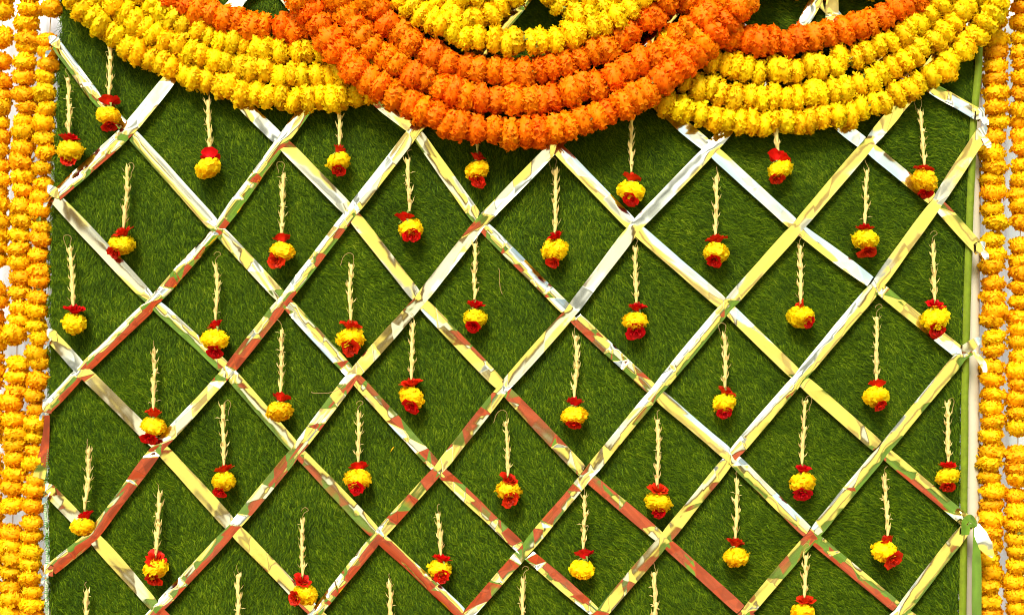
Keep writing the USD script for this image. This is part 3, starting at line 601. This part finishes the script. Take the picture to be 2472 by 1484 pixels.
# ------------------------------------------------------------------ hanging flower drops
# (stalk top), (stalk foot), (upper rose), (marigold), (lower rose or None)
DROPS = [
 [((175, 195), (178, 325), (178, 338), (180, 368), (179, 388)), ((278, 120), (273, 238), (274, 250), (272, 285), (277, 308)), ((510, 248), (514, 367), (514, 380), (510, 410), None),
  ((826, 240), (823, 350), (823, 364), (822, 395), (823, 415)), ((1155, 262), (1153, 365), (1155, 383), (1153, 415), (1154, 438)), ((1523, 290), (1521, 415), (1521, 432), (1520, 465), (1519, 483)),
  ((1868, 300), (1872, 370), (1872, 385), (1877, 412), (1868, 434)), ((2213, 275), (2221, 400), (2222, 413), (2221, 440), (2222, 467))],
 [((316, 408), (308, 550), (307, 563), (305, 592), (291, 610)), ((690, 425), (686, 565), (687, 577), (688, 608), (674, 629)), ((988, 390), (991, 510), (981, 527), (994, 556), (996, 568)),
  ((1340, 415), (1338, 560), (1340, 573), (1338, 605), (1335, 633)), ((1725, 430), (1723, 570), (1724, 580), (1724, 612), (1716, 630)), ((2085, 415), (2079, 540), (2080, 553), (2080, 580), (2083, 607))],
 [((181, 600), (188, 740), (191, 748), (190, 780), None), ((528, 640), (528, 768), (528, 783), (526, 818), (528, 845)), ((856, 640), (851, 770), (851, 785), (851, 818), (852, 837)),
  ((1150, 590), (1146, 720), (1148, 735), (1148, 768), (1143, 785)), ((1531, 600), (1533, 728), (1534, 741), (1530, 775), (1531, 797)), ((1923, 595), (1926, 730), (1924, 742), (1926, 765), (1940, 776)),
  ((2240, 590), (2246, 722), (2246, 735), (2248, 768), (2248, 793))],
 [((380, 845), (379, 980), (380, 993), (380, 1025), (370, 1052)), ((685, 795), (683, 943), (684, 957), (681, 990), None), ((1000, 780), (996, 912), (996, 923), (997, 957), (996, 975)),
  ((1385, 810), (1385, 953), (1385, 967), (1385, 1000), (1385, 1018)), ((1745, 810), (1745, 930), (1746, 942), (1743, 970), (1743, 991)), ((2108, 765), (2106, 915), (2108, 925), (2106, 955), (2112, 973))],
 [((222, 1080), (215, 1220), (217, 1238), (210, 1265), None), ((547, 975), (548, 1115), (548, 1128), (548, 1157), (541, 1180)), ((868, 995), (869, 1108), (871, 1122), (867, 1153), (866, 1170)),
  ((1222, 1015), (1226, 1140), (1227, 1152), (1228, 1180), (1230, 1198)), ((1582, 1010), (1583, 1165), (1585, 1177), (1586, 1207), (1586, 1229)), ((1935, 965), (1929, 1112), (1930, 1128), (1931, 1160), (1928, 1183)),
  ((2276, 970), (2278, 1108), (2278, 1120), (2276, 1146), (2272, 1165))],
 [((391, 1185), (385, 1330), (385, 1342), (385, 1366), (383, 1388)), ((737, 1250), (736, 1378), (734, 1393), (743, 1427), (721, 1431)), ((1058, 1235), (1066, 1330), (1068, 1342), (1063, 1367), (1070, 1380)),
  ((1408, 1190), (1406, 1315), (1408, 1330), (1403, 1368), None), ((1772, 1155), (1770, 1290), (1770, 1303), (1771, 1337), None), ((2126, 1145), (2133, 1287), (2133, 1297), (2126, 1325), (2140, 1340))],
 [((220, 1420), (220, 1560), (221, 1573), (221, 1605), None), ((580, 1380), (580, 1525), (580, 1540), (580, 1570), None), ((945, 1400), (944, 1540), (944, 1555), (944, 1585), None),
  ((1264, 1390), (1265, 1530), (1265, 1545), (1265, 1575), None), ((1577, 1375), (1576, 1520), (1576, 1535), (1576, 1565), None), ((1935, 1335), (1934, 1430), (1936, 1442), (1930, 1470), (1945, 1492))],
]
ROWS = ['top', 'second', 'third', 'fourth', 'fifth', 'sixth', 'bottom']
ORD = ['leftmost', 'second from left', 'third from left', 'fourth from left', 'fifth from left', 'sixth from left', 'seventh from left', 'eighth from left']
def hook(kind, r):
    if kind == 0: P = [(0, 0), (1, 10), (r.normal(0, 3), 20), (r.normal(0, 5), 26)]
    elif kind == 1: P = [(0, 0), (0, 14), (6, 22), (12, 26), (8, 32), (-1, 30), (-4, 24)]
    elif kind == 2: P = [(0, 0), (2, 14), (0, 26), (-10, 30), (-22, 22), (-28, 6), (-30, 0)]
    elif kind == 3: P = [(0, 0), (1, 18), (0, 30), (-14, 31), (-15, 20), (-12, 6)]
    else: P = [(0, 0), (3, 8), (10, 14), (16, 8), (14, -6), (12, -22)]
    p = np.array([(x, r.normal(0, 2), z) for x, z in P], float) / 1000
    tck, _ = splprep(p.T, s=0, k=3); return tube(np.stack(splev(np.linspace(0, 1, 22), tck), 1), 0.0005, 5)
r = np.random.default_rng(77)
for ri, row in enumerate(DROPS):
    for ci, (tp, ft, r1, mg, r2) in enumerate(row):
        dsp = 0.044
        if ri == 6 and r2 is None: what = 'tuberose stalk of a flower drop cut off below'
        elif r2 is None: what = 'flower drop without a lower rose'
        else: what = 'flower drop with two red roses'
        where = ORD[ci] if ci < len(row) - 1 else 'rightmost'
        base = wp(*tp, dsp)
        t = thing('flower_drop', f'{what}, {where} in the {ROWS[ri]} row', 'flower drop', base, 'flower drops hanging in the lattice')
        q = lambda a, b, d=dsp: wp(a, b, d) - base
        a, b = q(*tp), q(*ft); ln = np.linalg.norm(b - a); n = max(2, round(ln / .0225)); ax = (a - b) / ln; sag = r.normal(0, .0022, 3) * [1, .3, 0]
        for k in range(n):
            u = k / n; pos = b + (a - b) * u + sag * math.sin(math.pi * u) - ax * 0.003
            e = ax + r.normal(0, .05, 3); s = (ln / n) / .0225 * (1 - .12 * u) * (0.92 if k == 0 else 1)
            part(t, 'tuberose', TUBE[r.integers(len(TUBE))], CRM, mat4(frame(e, r.uniform(0, 6.28)), pos, s * np.array([r.uniform(.72, .9), r.uniform(.72, .9), 1.05])))
        part(t, 'wire_hook', hook(int(r.choice([0, 0, 0, 0, 1, 2, 3, 4])), r), WIRE, mat4(np.eye(3), a - [0, 0, .002]))
        m0 = q(*mg)
        part(t, 'stem', tube([b + [0, 0, .004], q(*r1), m0], 0.0026, 6), SEPAL)
        part(t, 'rose', ROSES[r.integers(7)], RED, mat4(frame(np.array([0, 0, 1]) + r.normal(0, .30, 3), r.uniform(0, 6.28)), q(*r1) + [0, 0, -.002], .0265 * np.array([1, 1, .95]) * r.uniform(.92, 1.08)))
        part(t, 'calyx', CALYX[r.integers(4)], SEPAL, mat4(np.eye(3), q(*r1) + [0, 0, -.011]))
        part(t, 'marigold', BALL[r.integers(6)], YEL, mat4(frame(np.array([0, 0, 1]) + r.normal(0, .24, 3), r.uniform(0, 6.28)), m0, .0325 * r.uniform(.90, 1.08) * np.array([1, 1, r.uniform(.90, 1.12)])))
        if r2:
            dx, dz = (r2[0] - mg[0]) / 25.0, -(r2[1] - mg[1]) / 25.0
            axis = np.array([dx * .5, -0.75, dz * .8]) + r.normal(0, .15, 3); close = abs(r2[1] - mg[1]) < 20
            part(t, 'rose', ROSES[r.integers(7)], RED, mat4(frame(axis, r.uniform(0, 6.28)), q(r2[0], r2[1], dsp + (.020 if close else .010)), .0238 * r.uniform(.88, 1.10) * np.array([1, 1, .85])))

# loose bits caught in the grass
for lab, pts in (('thin pale thread lying on the grass right of centre', [(1204, 648), (1207, 662), (1206, 680), (1209, 698), (1214, 712)]),
                 ('faint curved thread on the grass at left centre', [(755, 945), (790, 947), (820, 938), (838, 920)])):
    C = arc(pts, .034); b0 = C[0].copy(); p = part('/World', 'thread', tube(C[::30] - b0, .0006, 5), WIRE, mat4(np.eye(3), b0)); tag(p, lab, 'thread')
p = part('/World', 'fallen_petal', Shape((np.array([[0, 0, 0], [.004, -.001, .006], [.010, -.002, .014], [.004, .001, .010]]), np.array([[0, 1, 3], [1, 2, 3]]))), AMB, mat4(np.eye(3), wp(945, 1088, .036)))
tag(p, 'small yellow petal stuck in the grass below the centre left lattice', 'petal')
